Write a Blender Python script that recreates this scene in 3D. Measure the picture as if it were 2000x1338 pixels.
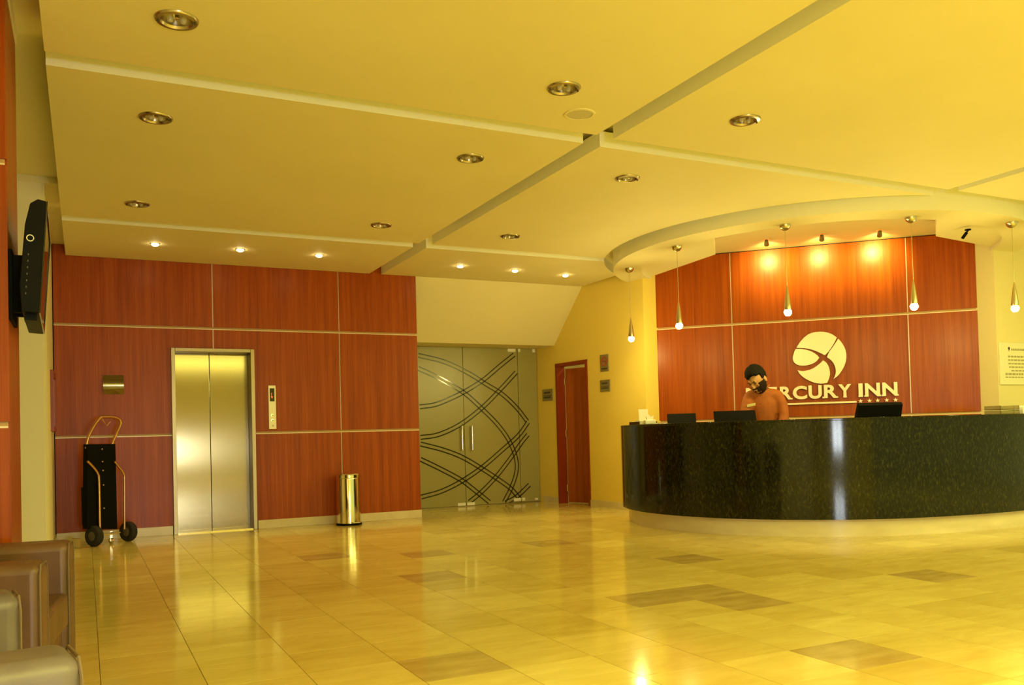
import bpy, bmesh, math, random
from mathutils import Vector, Matrix, noise
for o in list(bpy.data.objects): bpy.data.objects.remove(o)
S = bpy.context.scene; COL = S.collection
PI = math.pi
# ------------------------------------------------------------------ camera
cd = bpy.data.cameras.new('camera'); cam = bpy.data.objects.new('camera', cd); COL.objects.link(cam)
S.camera = cam
R_ = Vector((0.89684, -0.441565, -0.02639)); U_ = Vector((0.013862, -0.031576, 0.999405)); W_ = Vector((0.442136, 0.896673, 0.022198))
m3 = Matrix((R_, U_, -W_)).transposed()
cam.matrix_world = Matrix.Translation((0, 0, 1.02)) @ m3.to_4x4()
cd.sensor_width = 36; cd.lens = 30.454; cd.shift_y = 0.07195; cd.clip_start = 0.05; cd.clip_end = 200
# ------------------------------------------------------------------ world and exposure
wd = bpy.data.worlds.new('world'); S.world = wd; wd.use_nodes = True
bg = wd.node_tree.nodes['Background']; bg.inputs[0].default_value = (1.0, 1.0, 0.23, 1); bg.inputs[1].default_value = 0.80
vs = S.view_settings; vs.view_transform = 'Standard'; vs.look = 'None'; vs.exposure = 0.0; vs.gamma = 1.0; vs.use_curve_mapping = False
# ------------------------------------------------------------------ unseen area lights added as general fill, outside the frame
def area(name, loc, rot, sx, sy, power, col):
    l = bpy.data.lights.new(name, 'AREA'); l.shape = 'RECTANGLE'; l.size = sx; l.size_y = sy; l.energy = power; l.color = col
    o = bpy.data.objects.new(name, l); COL.objects.link(o); o.location = loc; o.rotation_euler = rot; return o
WARM = (1.0, 0.99, 0.25)
area('fill_light_right', (8.5, 1.0, 3.0), (0, 0, 0), 4.0, 3.5, 230, WARM)
area('fill_light_front', (3.0, -1.0, 3.0), (0, 0, 0), 5.0, 2.5, 390, WARM)

# ------------------------------------------------------------------ helpers
def lin(c):
    return tuple(((x/255)/12.92 if x/255 <= .04045 else ((x/255+.055)/1.055)**2.4) for x in c) + (1,)
MATS = {}
def mat(name, col, rough=.5, metal=0, emit=None, es=0, spec=None, coat=0, trans=0, ior=None, alpha=None):
    if name in MATS: return MATS[name]
    m = bpy.data.materials.new(name); m.use_nodes = True; b = m.node_tree.nodes['Principled BSDF']
    b.inputs['Base Color'].default_value = (*col[:3], 1); b.inputs['Roughness'].default_value = rough; b.inputs['Metallic'].default_value = metal
    if spec is not None: b.inputs['Specular IOR Level'].default_value = spec
    if coat: b.inputs['Coat Weight'].default_value = coat; b.inputs['Coat Roughness'].default_value = .05
    if trans: b.inputs['Transmission Weight'].default_value = trans
    if ior: b.inputs['IOR'].default_value = ior
    if emit: b.inputs['Emission Color'].default_value = (*emit[:3], 1); b.inputs['Emission Strength'].default_value = es
    MATS[name] = m; return m
def nt(m): return m.node_tree.nodes, m.node_tree.links, m.node_tree.nodes['Principled BSDF']
def noise_tint(m, c1, c2, scale=(1, 1, 1), nscale=5, detail=4, bump=0, lo=.3, hi=.7, world=True):
    N, L, b = nt(m)
    g = N.new('ShaderNodeNewGeometry') if world else N.new('ShaderNodeTexCoord')
    mp = N.new('ShaderNodeMapping'); mp.inputs['Scale'].default_value = scale
    L.new(g.outputs['Position' if world else 'Object'], mp.inputs[0])
    n = N.new('ShaderNodeTexNoise'); n.inputs['Scale'].default_value = nscale; n.inputs['Detail'].default_value = detail
    L.new(mp.outputs[0], n.inputs[0])
    r = N.new('ShaderNodeValToRGB'); r.color_ramp.elements[0].position = lo; r.color_ramp.elements[1].position = hi
    r.color_ramp.elements[0].color = (*c1[:3], 1); r.color_ramp.elements[1].color = (*c2[:3], 1)
    L.new(n.outputs[0], r.inputs[0]); L.new(r.outputs[0], b.inputs['Base Color'])
    if bump:
        bp = N.new('ShaderNodeBump'); bp.inputs['Strength'].default_value = bump; bp.inputs['Distance'].default_value = .01
        L.new(n.outputs[0], bp.inputs['Height']); L.new(bp.outputs[0], b.inputs['Normal'])
    return m

class MB:
    def __init__(s): s.v = []; s.f = []; s.mi = []
    def quad(s, *p, m=0):
        i = len(s.v); s.v += [tuple(q) for q in p]; s.f.append(tuple(range(i, i+len(p)))); s.mi.append(m)
    def box(s, x0, x1, y0, y1, z0, z1, m=0, M=None):
        c = [Vector((x, y, z)) for z in (z0, z1) for y in (y0, y1) for x in (x0, x1)]
        if M is not None: c = [M @ q for q in c]
        i = len(s.v); s.v += [tuple(q) for q in c]
        for f in ((0,2,3,1),(4,5,7,6),(0,1,5,4),(2,6,7,3),(0,4,6,2),(1,3,7,5)): s.f.append(tuple(i+k for k in f)); s.mi.append(m)
    def lathe(s, prof, n=24, o=(0,0,0), M=None, m=0, a0=0, a1=2*PI):
        i = len(s.v); o = Vector(o); full = abs(a1-a0-2*PI) < 1e-6; cnt = n if full else n+1
        for r, z in prof:
            for k in range(cnt):
                a = a0+(a1-a0)*k/n; q = Vector((r*math.cos(a), r*math.sin(a), z))
                if M is not None: q = M @ q
                s.v.append(tuple(q+o))
        for j in range(len(prof)-1):
            for k in range(n):
                k2 = (k+1) % cnt
                s.f.append((i+j*cnt+k, i+j*cnt+k2, i+(j+1)*cnt+k2, i+(j+1)*cnt+k)); s.mi.append(m)
    def tube(s, pts, r, n=8, closed=False, m=0, cap=True):
        pts = [Vector(p) for p in pts]; i = len(s.v); up = None; N = len(pts)
        for k, p in enumerate(pts):
            a = pts[(k-1) % N] if (closed or k > 0) else p; b = pts[(k+1) % N] if (closed or k < N-1) else p
            t = (b-a).normalized()
            if up is None: up = t.orthogonal().normalized()
            up = (up-t*up.dot(t)).normalized(); sd = t.cross(up)
            rr = r[k] if isinstance(r, (list, tuple)) else r
            for q in range(n):
                an = 2*PI*q/n; s.v.append(tuple(p+rr*(math.cos(an)*up+math.sin(an)*sd)))
        for k in range(N if closed else N-1):
            for q in range(n):
                k2 = (k+1) % N; q2 = (q+1) % n
                s.f.append((i+k*n+q, i+k*n+q2, i+k2*n+q2, i+k2*n+q)); s.mi.append(m)
        if cap and not closed:
            s.f.append(tuple(i+q for q in range(n))[::-1]); s.f.append(tuple(i+(N-1)*n+q for q in range(n))); s.mi += [m, m]
    def prism(s, poly, z0, z1, fn=None, m=0):
        """poly in 2D extruded; fn maps (a,b,c)->3D"""
        fn = fn or (lambda a, b, c: (a, b, c)); i = len(s.v); n = len(poly)
        s.v += [tuple(fn(a, b, z0)) for a, b in poly]+[tuple(fn(a, b, z1)) for a, b in poly]
        s.f.append(tuple(range(i, i+n))[::-1]); s.f.append(tuple(range(i+n, i+2*n))); s.mi += [m, m]
        for k in range(n):
            k2 = (k+1) % n; s.f.append((i+k, i+k2, i+n+k2, i+n+k)); s.mi.append(m)
    def build(s, name, mats, parent=None, smooth=False, bevel=0, bseg=2, angle=40, loc=None, kind=None):
        me = bpy.data.meshes.new(name); me.from_pydata(s.v, [], s.f); me.update()
        bm = bmesh.new(); bm.from_mesh(me); bmesh.ops.remove_doubles(bm, verts=bm.verts, dist=1e-5); bmesh.ops.recalc_face_normals(bm, faces=bm.faces); bm.to_mesh(me); bm.free()
        if not isinstance(mats, (list, tuple)): mats = [mats]
        for m in mats: me.materials.append(m)
        if len(mats) > 1 and len(me.polygons) == len(s.mi):
            for p, k in zip(me.polygons, s.mi): p.material_index = k
        if smooth:
            for p in me.polygons: p.use_smooth = True
            try: me.set_sharp_from_angle(angle=math.radians(angle))
            except Exception: pass
        o = bpy.data.objects.new(name, me); COL.objects.link(o)
        if bevel:
            b = o.modifiers.new('bevel', 'BEVEL'); b.width = bevel; b.segments = bseg; b.limit_method = 'ANGLE'; b.angle_limit = math.radians(35)
        if parent is not None:
            o.parent = parent
            if parent.type == 'EMPTY' or True: o.matrix_parent_inverse = parent_matrix(parent).inverted()
        if kind: o['kind'] = kind
        return o
def parent_matrix(p):
    m = p.matrix_basis.copy()
    if p.parent is not None: m = parent_matrix(p.parent) @ p.matrix_parent_inverse @ m
    return m
def tag(o, label, cat, group=None, kind=None):
    o['label'] = label; o['category'] = cat
    if group: o['group'] = group
    if kind: o['kind'] = kind
    return o
def thing(name, loc, label, cat, group=None, rz=0):
    o = bpy.data.objects.new(name, None); COL.objects.link(o); o.location = loc; o.rotation_euler = (0, 0, rz); o.empty_display_size = .1
    return tag(o, label, cat, group)
def struct(o): o['kind'] = 'structure'; return o
def baked(o):
    dg = bpy.context.evaluated_depsgraph_get(); ev = o.evaluated_get(dg); me = bpy.data.meshes.new_from_object(ev)
    o.modifiers.clear(); o.data = me; return o
def copy_thing(src, loc, rz=0, label=None):
    c = src.copy(); COL.objects.link(c); c.location = loc; c.rotation_euler = (0, 0, rz)
    if label: c['label'] = label
    def rec(a, b):
        for ch in [k for k in src_children.get(a.name, [])]:
            d = ch.copy(); COL.objects.link(d); d.parent = b; rec(ch, d)
    src_children = {}
    for o in bpy.data.objects:
        if o.parent: src_children.setdefault(o.parent.name, []).append(o)
    rec(src, c); return c
def rot2(a): return Matrix.Rotation(a, 4, 'Z')
def smooth_path(pts, n=8):
    out = []; P = [Vector(p) for p in pts]; P = [2*P[0]-P[1]]+P+[2*P[-1]-P[-2]]
    for i in range(1, len(P)-2):
        for k in range(n):
            t = k/n; a, b, c, d = P[i-1:i+3]
            out.append(.5*((2*b)+(c-a)*t+(2*a-5*b+4*c-d)*t*t+(3*b-a-3*c+d)*t**3))
    out.append(P[-2]); return out

# ------------------------------------------------------------------ materials
CREAM = (.80, .73, .43)
paint = mat('cream_paint', CREAM, .7); noise_tint(paint, (.79, .71, .41), (.83, .745, .43), nscale=1.2)
yellow_paint = mat('yellow_paint', (.86, .66, .14), .65)
pale_paint = mat('pale_paint', (.84, .78, .55), .6)
edge_lit = mat('edge_lit_paint', (.93, .91, .76), .6)  # white edge paint, with daylight on the risers put into its colour
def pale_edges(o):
    if edge_lit.name not in [m.name for m in o.data.materials if m]: o.data.materials.append(edge_lit)
    k = [m.name if m else '' for m in o.data.materials].index(edge_lit.name)
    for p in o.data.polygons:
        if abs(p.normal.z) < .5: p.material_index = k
def wood_mat(name, c1, c2, c3, rough=.33, axis='z', bump=0):
    m = mat(name, c1, rough, spec=.24); N, L, b = nt(m)
    g = N.new('ShaderNodeNewGeometry'); mp = N.new('ShaderNodeMapping')
    mp.inputs['Scale'].default_value = (14, 14, .35) if axis == 'z' else (1, 14, 14)
    L.new(g.outputs['Position'], mp.inputs[0])
    n = N.new('ShaderNodeTexNoise'); n.inputs['Scale'].default_value = 1.3; n.inputs['Detail'].default_value = 6; n.inputs['Roughness'].default_value = .65
    L.new(mp.outputs[0], n.inputs[0])
    mp2 = N.new('ShaderNodeMapping'); mp2.inputs['Scale'].default_value = (60, 60, 1.2); L.new(g.outputs['Position'], mp2.inputs[0])
    n2 = N.new('ShaderNodeTexNoise'); n2.inputs['Scale'].default_value = 2; n2.inputs['Detail'].default_value = 3; L.new(mp2.outputs[0], n2.inputs[0])
    mx = N.new('ShaderNodeMath'); mx.operation = 'MULTIPLY_ADD'; mx.inputs[1].default_value = .35; L.new(n2.outputs[0], mx.inputs[0])
    m2 = N.new('ShaderNodeMath'); m2.operation = 'MULTIPLY'; m2.inputs[1].default_value = .65; L.new(n.outputs[0], m2.inputs[0]); L.new(m2.outputs[0], mx.inputs[2])
    r = N.new('ShaderNodeValToRGB'); e = r.color_ramp.elements; e[0].position = .34; e[0].color = (*c1, 1); e[1].position = .66; e[1].color = (*c3, 1)
    k = e.new(.5); k.color = (*c2, 1)
    L.new(mx.outputs[0], r.inputs[0]); L.new(r.outputs[0], b.inputs['Base Color'])
    return m
wood = wood_mat('cherry_veneer', (.23, .037, .0008), (.345, .063, .0010), (.44, .096, .0015))
wood_door = wood_mat('door_wood', (.28, .065, .01), (.38, .095, .015), (.44, .12, .02), .4)
wood_frame = mat('dark_door_frame', (.27, .035, .006), .35)
trimmetal = mat('champagne_strip', (.80, .70, .50), .35, .2); striptan = mat('strip_tan', (.50, .30, .11), .45)
steel = mat('brushed_steel', (.25, .21, .12), .3, 1.0)
N, L, b = nt(steel); b.inputs['Anisotropic'].default_value = .85; tg = N.new('ShaderNodeTangent'); tg.direction_type = 'RADIAL'; tg.axis = 'Z'; b.inputs['Anisotropic Rotation'].default_value = 0; L.new(tg.outputs[0], b.inputs['Tangent'])
g = N.new('ShaderNodeNewGeometry'); mp = N.new('ShaderNodeMapping'); mp.inputs['Scale'].default_value = (220, 220, 1.5); L.new(g.outputs['Position'], mp.inputs[0])
n = N.new('ShaderNodeTexNoise'); n.inputs['Scale'].default_value = 1; n.inputs['Detail'].default_value = 2; L.new(mp.outputs[0], n.inputs[0])
mr = N.new('ShaderNodeMapRange'); mr.inputs[3].default_value = .13; mr.inputs[4].default_value = .17; L.new(n.outputs[0], mr.inputs[0]); L.new(mr.outputs[0], b.inputs['Roughness'])
dsteel = mat('frame_steel', (.34, .28, .16), .35, 1.0)
chrome = mat('chrome', (.80, .76, .66), .1, 1.0)
nickel = mat('satin_nickel', (.62, .56, .42), .25, 1.0)
lampmetal = mat('lamp_bronze_nickel', (.42, .36, .24), .25, .9)
bronze = mat('bronze_tube', (.60, .36, .16), .28, .9)
black = mat('black_plastic', (.006, .006, .005), .45, spec=.08)
blackm = mat('matt_black', (.006, .006, .005), .6, spec=.05)
rubber = mat('rubber', (.015, .014, .01), .8)
white = mat('white_plastic', (.85, .82, .72), .4)
paper = mat('white_paper', (.88, .86, .78), .7)
glassclear = mat('lamp_glass', (.9, .85, .7), .08, 0, trans=.6)
bulbmat = mat('bulb_glow', (1, .9, .6), .3, emit=(1, .80, .35), es=60)
dlmat = mat('downlight_glow', (1, .9, .6), .3, emit=(1, .80, .38), es=45)
spotmat = mat('spot_glow', (1, .9, .6), .3, emit=(1, .78, .35), es=60)
redglow = mat('red_digit', (.6, .05, .02), .4, emit=(1, .12, .03), es=1.5)
granite = mat('dark_granite', (.01, .01, .006), .09, spec=.30)
N, L, b = nt(granite)
g = N.new('ShaderNodeNewGeometry'); mp = N.new('ShaderNodeMapping'); mp.inputs['Rotation'].default_value = (.5, .5, 0); mp.inputs['Scale'].default_value = (1, 1, .45); L.new(g.outputs['Position'], mp.inputs[0])
n = N.new('ShaderNodeTexNoise'); n.inputs['Scale'].default_value = 55; n.inputs['Detail'].default_value = 5; n.inputs['Roughness'].default_value = .7; L.new(mp.outputs[0], n.inputs[0])
r = N.new('ShaderNodeValToRGB'); e = r.color_ramp.elements; e[0].position = .47; e[0].color = (.007, .007, .003, 1); e[1].position = .78; e[1].color = (.085, .08, .025, 1); k = e.new(.6); k.color = (.022, .022, .007, 1)
L.new(n.outputs[0], r.inputs[0]); L.new(r.outputs[0], b.inputs['Base Color'])
plinth_m = mat('cream_stone', (.70, .60, .40), .25); noise_tint(plinth_m, (.66, .55, .34), (.76, .66, .44), scale=(1, 1, 4), nscale=3)
base_m = mat('baseboard_stone', (.74, .62, .38), .25); noise_tint(base_m, (.68, .57, .34), (.78, .68, .44), nscale=4)
# marble tile: colour depends on which tile, plus veins inside the tile
TX, TY, OX, OY = .405, .395, .045, .275
marble = mat('yellow_marble', (.7, .55, .3), .11, spec=.55)
N, L, b = nt(marble)
g = N.new('ShaderNodeNewGeometry'); sx = N.new('ShaderNodeSeparateXYZ'); L.new(g.outputs['Position'], sx.inputs[0])
def mth(op, a, v=None):
    q = N.new('ShaderNodeMath'); q.operation = op; L.new(a, q.inputs[0])
    if v is not None: q.inputs[1].default_value = v
    return q.outputs[0]
fx = mth('FLOOR', mth('DIVIDE', mth('SUBTRACT', sx.outputs[0], OX), TX)); fy = mth('FLOOR', mth('DIVIDE', mth('SUBTRACT', sx.outputs[1], OY), TY))
cx = N.new('ShaderNodeCombineXYZ'); L.new(fx, cx.inputs[0]); L.new(fy, cx.inputs[1])
wn = N.new('ShaderNodeTexWhiteNoise'); wn.noise_dimensions = '3D'; L.new(cx.outputs[0], wn.inputs[0])
r = N.new('ShaderNodeValToRGB'); e = r.color_ramp.elements; e[0].position = 0; e[0].color = (.68, .54, .16, 1); e[1].position = 1; e[1].color = (.84, .70, .25, 1)
k = e.new(.10); k.color = (.73, .58, .185, 1); k = e.new(.3); k.color = (.75, .60, .20, 1); k = e.new(.7); k.color = (.79, .64, .22, 1)
L.new(wn.outputs[0], r.inputs[0])
ad = N.new('ShaderNodeVectorMath'); ad.operation = 'MULTIPLY_ADD'; ad.inputs[1].default_value = (7, 5, 3); L.new(cx.outputs[0], ad.inputs[0]); L.new(g.outputs['Position'], ad.inputs[2])
mp = N.new('ShaderNodeMapping'); mp.inputs['Scale'].default_value = (2.2, 6.5, 1); mp.inputs['Rotation'].default_value = (0, 0, .25); L.new(ad.outputs[0], mp.inputs[0])
n = N.new('ShaderNodeTexNoise'); n.inputs['Scale'].default_value = 1.3; n.inputs['Detail'].default_value = 6; n.inputs['Roughness'].default_value = .6; n.inputs['Distortion'].default_value = .6; L.new(mp.outputs[0], n.inputs[0])
r2 = N.new('ShaderNodeValToRGB'); r2.color_ramp.elements[0].position = .3; r2.color_ramp.elements[0].color = (.86, .82, .70, 1); r2.color_ramp.elements[1].position = .65; r2.color_ramp.elements[1].color = (1, 1, 1, 1)
L.new(n.outputs[0], r2.inputs[0])
mx = N.new('ShaderNodeMix'); mx.data_type = 'RGBA'; mx.blend_type = 'MULTIPLY'; mx.inputs[0].default_value = 1; L.new(r.outputs[0], mx.inputs[6]); L.new(r2.outputs[0], mx.inputs[7])
L.new(mx.outputs[2], b.inputs['Base Color'])
darkmarble = mat('brown_marble', (.36, .24, .09), .11, spec=.55); noise_tint(darkmarble, (.46, .33, .11), (.62, .47, .19), scale=(2, 5, 1), nscale=2, detail=6)
grout = mat('grout', (.42, .31, .14), .5)
leather = mat('brown_leather', (.21, .12, .055), .42); noise_tint(leather, (.10, .048, .026), (.165, .078, .045), nscale=7, bump=.15)
greyleather = mat('taupe_leather', (.22, .18, .20), .42); noise_tint(greyleather, (.11, .085, .10), (.185, .148, .168), nscale=6, bump=.15)
seam_m = mat('leather_piping', (.15, .10, .07), .45)
frost = mat('frosted_glass', (.44, .40, .15), .28, spec=.5); 
b = nt(frost)[2]; b.inputs['Transmission Weight'].default_value = .25
clearstripe = mat('clear_glass_stripe', (.035, .032, .012), .12)
skin = mat('skin', (.50, .25, .09), .55)
hair_m = mat('black_hair', (.010, .008, .005), .8, spec=.12)
shirt_m = mat('rust_shirt', (.42, .13, .03), .75); noise_tint(shirt_m, (.29, .072, .005), (.38, .10, .008), nscale=14, bump=.2)
trouser_m = mat('dark_trousers', (.02, .02, .025), .8)
letter_m = mat('sign_metal', (.86, .80, .60), .35, .15)
plaque_m = mat('plaque_steel', (.42, .36, .20), .35, .7)
ink = mat('dark_ink', (.06, .05, .035), .6); redink = mat('red_ink', (.5, .07, .03), .5)
greyink = mat('grey_ink', (.40, .36, .22), .7)
speaker_m = mat('speaker_grille', (.60, .54, .38), .7)
screen_m = mat('dark_screen', (.010, .010, .012), .06, spec=.6)
desk_m = mat('desk_laminate', (.35, .22, .10), .45)

# ------------------------------------------------------------------ setting: floor
floor = MB(); floor.box(-6, 14, -6, 13.5, -.12, -.006); floor = struct(floor.build('floor', grout))
tile_me = {}
def tile_mesh(mt):
    g_ = .0016; t = MB(); t.box(g_, TX-g_, g_, TY-g_, -.006, 0)
    o = t.build('floor_tile', mt); me = o.data; bpy.data.objects.remove(o); return me
tm = tile_mesh(marble); td = tile_mesh(darkmarble)
DARK = {(7, 6), (8, 9), (7, 10), (8, 10), (5, 14), (4, 18), (12, 9), (6, 17), (3, 8), (10, 13), (9, 17)}
cells = []
for i in range(-12, 34):
    for j in range(-14, 32):
        x, y = OX+i*TX, OY+j*TY; cx_, cy_ = x+TX/2, y+TY/2
        if x < -4.6: continue
        d = Vector((cx_, cy_, 0))-Vector((0, 0, 1.02)); dz = d.dot(W_)
        vis = dz > 1 and abs(1691.9*d.dot(R_)/dz) < 1060 and 812.9-1691.9*d.dot(U_)/dz < 1380
        hid = (cx_-7.6)**2+(cy_-7.7)**2 < 1.9**2 or (cx_+cy_ > 16.2) or cy_ > 11.7 or (cy_ > 10.5 and cx_ < 3.8) or cx_ > 9.6 or cx_ < -.45
        cells.append((dz if (vis and not hid) else 1e3+abs(dz), i, j, x, y))
cells.sort()
big = MB()
for k, (dz, i, j, x, y) in enumerate(cells):
    if k < 300 and dz < 1e3:
        o = bpy.data.objects.new('floor_tile', td if (i, j) in DARK else tm); COL.objects.link(o); o.location = (x, y, 0); o.parent = floor
    else:
        big.box(x+.0016, x+TX-.0016, y+.0016, y+TY-.0016, -.006, 0)
big.build('distant_floor_tiles', marble, floor, kind='stuff')

# ------------------------------------------------------------------ setting: ceiling
ZP, ZC = 3.1, 3.27
c_ = MB(); c_.box(-6, 14, -6, 13.5, ZC, ZC+.1); ceiling = struct(c_.build('ceiling', paint))
c_ = MB(); c_.box(-3, 6.3, 8.09, 13.5, 3.217, ZC-.001); c_.build('lowered_ceiling', paint, ceiling)
CC = Vector((7.741, 7.593, 0))
BIG = [(x, y) for y in (4.47, 5.88, 8.06) for x in (.43, 2.61, 4.01)]
SMALL = [(.676, 9.61), (1.524, 9.6), (2.379, 9.61), (4.12, 9.67), (4.89, 9.72), (5.661, 9.79)]
def cutter(fnb):
    t = MB(); fnb(t); o = t.build('cutter', paint); return o
def boolean(o, cuts):
    for c in cuts:
        md = o.modifiers.new('b', 'BOOLEAN'); md.operation = 'DIFFERENCE'; md.solver = 'EXACT'; md.object = c
    baked(o)
circ = cutter(lambda t: t.prism([(CC.x+2.43*math.cos(a*PI/60), CC.y+2.43*math.sin(a*PI/60)) for a in range(120)], 2.8, 3.26))
def hole_cut(t):
    for x, y in BIG: t.prism([(x+.083*math.cos(a*PI/16), y+.083*math.sin(a*PI/16)) for a in range(32)], 3.05, 3.18)
    for x, y in SMALL: t.prism([(x+.036*math.cos(a*PI/8), y+.036*math.sin(a*PI/8)) for a in range(16)], 3.05, 3.16)
holes = cutter(hole_cut)
for x0, x1, y0, y1 in ((-.165, 3.229, -6, 5.10), (-.165, 3.229, 5.28, 8.69), (-.165, 3.229, 8.88, 10.495),
                       (3.383, 6.9, -6, 5.12), (3.383, 7.0, 5.30, 8.69), (3.383, 6.33, 8.88, 10.495),
                       (7.03, 14, -6, 5.12), (7.03, 14, 5.30, 6.39)):
    t = MB(); t.box(x0, x1, y0, y1, ZP, 3.216); o = t.build('ceiling_panel', paint, ceiling)
    boolean(o, [circ, holes]) if x0 > 0 else boolean(o, [holes])
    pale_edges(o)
    o.parent = ceiling
# canopy over the desk
t = MB(); t.prism([(CC.x+2.32*math.cos(a*PI/90), CC.y+2.32*math.sin(a*PI/90)) for a in range(180)], 3.03, ZC-.0005)
canopy = t.build('ceiling_canopy', paint)
def rec(t):
    a0 = math.atan2(7.042-CC.y, 5.828-CC.x); a1 = math.atan2(5.667-CC.y, 7.425-CC.x)
    if a0 > 0: a0 -= 2*PI
    arc = [(CC.x+1.98*math.cos(a0+(a1-a0)*k/24), CC.y+1.98*math.sin(a0+(a1-a0)*k/24)) for k in range(25)]
    t.prism([(6.63, 9.9), (6.63, 9.49), (6.50, 7.807)]+arc+[(8.193, 6.249), (9.25, 6.39), (10.6, 6.5), (10.6, 10.5)], 2.9, ZC-.002)
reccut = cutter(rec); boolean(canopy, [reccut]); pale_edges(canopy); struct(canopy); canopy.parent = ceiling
t = MB(); n = 160
prof = [(1.98, 2.995), (2.32, 2.995), (2.32, 3.03), (1.98, 3.03), (1.98, 2.995)]
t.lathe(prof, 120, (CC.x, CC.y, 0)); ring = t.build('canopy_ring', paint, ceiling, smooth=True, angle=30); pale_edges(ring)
for c in (circ, holes, reccut): bpy.data.objects.remove(c)

# ------------------------------------------------------------------ setting: back wall with veneer panels
t = MB(); t.box(-.5, .883, 10.53, 10.75, 0, 3.3); t.box(1.80, 3.845, 10.53, 10.75, 0, 3.3); t.box(.883, 1.80, 10.53, 10.75, 2.115, 3.3)
wall_back = struct(t.build('wall_back', blackm))
Y0, Y1 = 10.5, 10.53
def panel(poly, holder, fn, mt=wood, name='wood_panel', d=.028):
    t = MB(); t.prism(poly, 0, d, fn); return t.build(name, mt, holder)
fb = lambda a, b, c: (a, 10.529-c, b)
def strips(holder, fn, a0, a1, b0, b1):
    panel(rect(a0, a1, b0+.009, b1), holder, fn, striptan, 'strip_groove', .014)
    panel(rect(a0, a1, b0, b0+.009), holder, fn, trimmetal, 'metal_strip', .024)
def rect(a0, a1, b0, b1): return [(a0, b0), (a1, b0), (a1, b1), (a0, b1)]
g_ = .006
X = [-.29, 1.346, 2.831, 3.845]; 
for poly in (rect(X[0], .883, .10, 1.115), rect(1.80, X[2]-g_, .10, 1.115), rect(X[2]+g_, X[3], .10, 1.115),
             [(X[0], 1.145), (.883, 1.145), (.883, 2.115), (X[1]-g_, 2.115), (X[1]-g_, 2.335), (X[0], 2.335)],
             [(1.80, 1.145), (X[2]-g_, 1.145), (X[2]-g_, 2.335), (X[1]+g_, 2.335), (X[1]+g_, 2.115), (1.80, 2.115)],
             rect(X[2]+g_, X[3], 1.145, 2.335),
             rect(X[0], X[1]-g_, 2.365, 3.216), rect(X[1]+g_, X[2]-g_, 2.365, 3.216), rect(X[2]+g_, X[3], 2.365, 3.216)):
    panel(poly, wall_back, fb)
for ar in ((X[0], .883, 1.115, 1.145), (1.80, X[3], 1.115, 1.145), (X[0], X[3], 2.335, 2.365)): strips(wall_back, fb, *ar)
for poly in (rect(X[1]-g_, X[1]+g_, 2.115, 2.335), rect(X[1]-g_, X[1]+g_, 2.365, 3.216), rect(X[2]-g_, X[2]+g_, .10, 1.115), rect(X[2]-g_, X[2]+g_, 1.145, 2.335), rect(X[2]-g_, X[2]+g_, 2.365, 3.216)):
    panel(poly, wall_back, fb, trimmetal, 'metal_strip', .018)
t = MB(); t.box(-.29, .875, 10.485, 10.53, 0, .10); t.box(1.81, 3.85, 10.485, 10.53, 0, .10); t.box(3.83, 3.85, 10.53, 11.6, 0, .1); struct(t.build('baseboard_back', base_m, bevel=.003))
t = MB(); t.box(3.80, 3.845, 10.531, 12.9, 0, 3.3); struct(t.build('wall_return', paint))

# left side: alcove, side wall, wood clad pillar
t = MB(); t.box(-.45, -.30, 8.1, 10.75, 0, 3.3); t.box(-6, -.45, 8.1, 8.25, 0, 3.3); wl = struct(t.build('wall_left', pale_paint))
t = MB(); t.box(-.30, -.275, 8.115, 8.30, 0, 3.25); struct(t.build('trim_1', paint))
t = MB(); t.box(-.302, -.285, 8.3, 10.48, 0, .09); t.box(-1.6, -.30, 8.085, 8.1, 0, .09); struct(t.build('baseboard_left', base_m))
t = MB(); t.box(-6, -1.62, -6, 5.3, 0, 3.3); t.box(-6, -1.62, 5.3, 8.1, 0, 3.3); struct(t.build('wall_left_lobby', paint))
t = MB(); t.box(-1.62, -.335, 4.63, 5.3, 0, 3.27); pil = struct(t.build('wall_pillar', blackm))
fp = lambda a, b, c: (a, 4.63-c, b)
for b0, b1 in ((.10, 1.115), (1.145, 2.335), (2.365, 3.20)):
    panel(rect(-1.62, -.3105, b0, b1), pil, fp)
panel(rect(4.631, 5.3, .10, 3.20), pil, lambda a, b, c: (-.335+c, a, b), wood, 'wood_panel', .025)
for b0, b1 in ((1.115, 1.145), (2.335, 2.365)): strips(pil, fp, -1.62, -.318, b0, b1)
t = MB(); t.box(-1.62, -.30, 4.59, 5.31, 3.20, 3.27); t.build('pillar_cap', pale_paint, pil)
t = MB(); t.box(-1.62, -.30, 4.59, 5.31, 0, .1); t.build('pillar_base', base_m, pil)

# yellow side wall with the service door
A = Vector((6.225, 11.65, 0)); B = Vector((6.431, 9.444, 0)); AB = (B-A); LEN = AB.length; ab = AB.normalized(); nb = Vector((ab.y, -ab.x, 0))
if nb.x > 0: nb = -nb   # towards the lobby
def fy(a, b, c): p = A+ab*a+nb*c; return (p.x, p.y, b)
s0, s1 = (11.65-11.20)/2.206*LEN, (11.65-10.42)/2.206*LEN
def ybox(t, a0, a1, b0, b1, c0, c1, m=0): t.prism(rect(a0, a1, b0, b1), c0, c1, fy, m)
t = MB(); ybox(t, -.7, s0+.04, 0, 3.3, -.12, 0); ybox(t, s1-.04, LEN+.25, 0, 3.3, -.30, 0); ybox(t, s0+.04, s1-.04, 2.04, 3.3, -.12, 0)
wside = struct(t.build('wall_side', yellow_paint))
t = MB(); ybox(t, .05, s0, 0, .09, 0, .012); ybox(t, s1, LEN, 0, .09, 0, .012); struct(t.build('baseboard_side', base_m))
t = MB()
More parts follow.
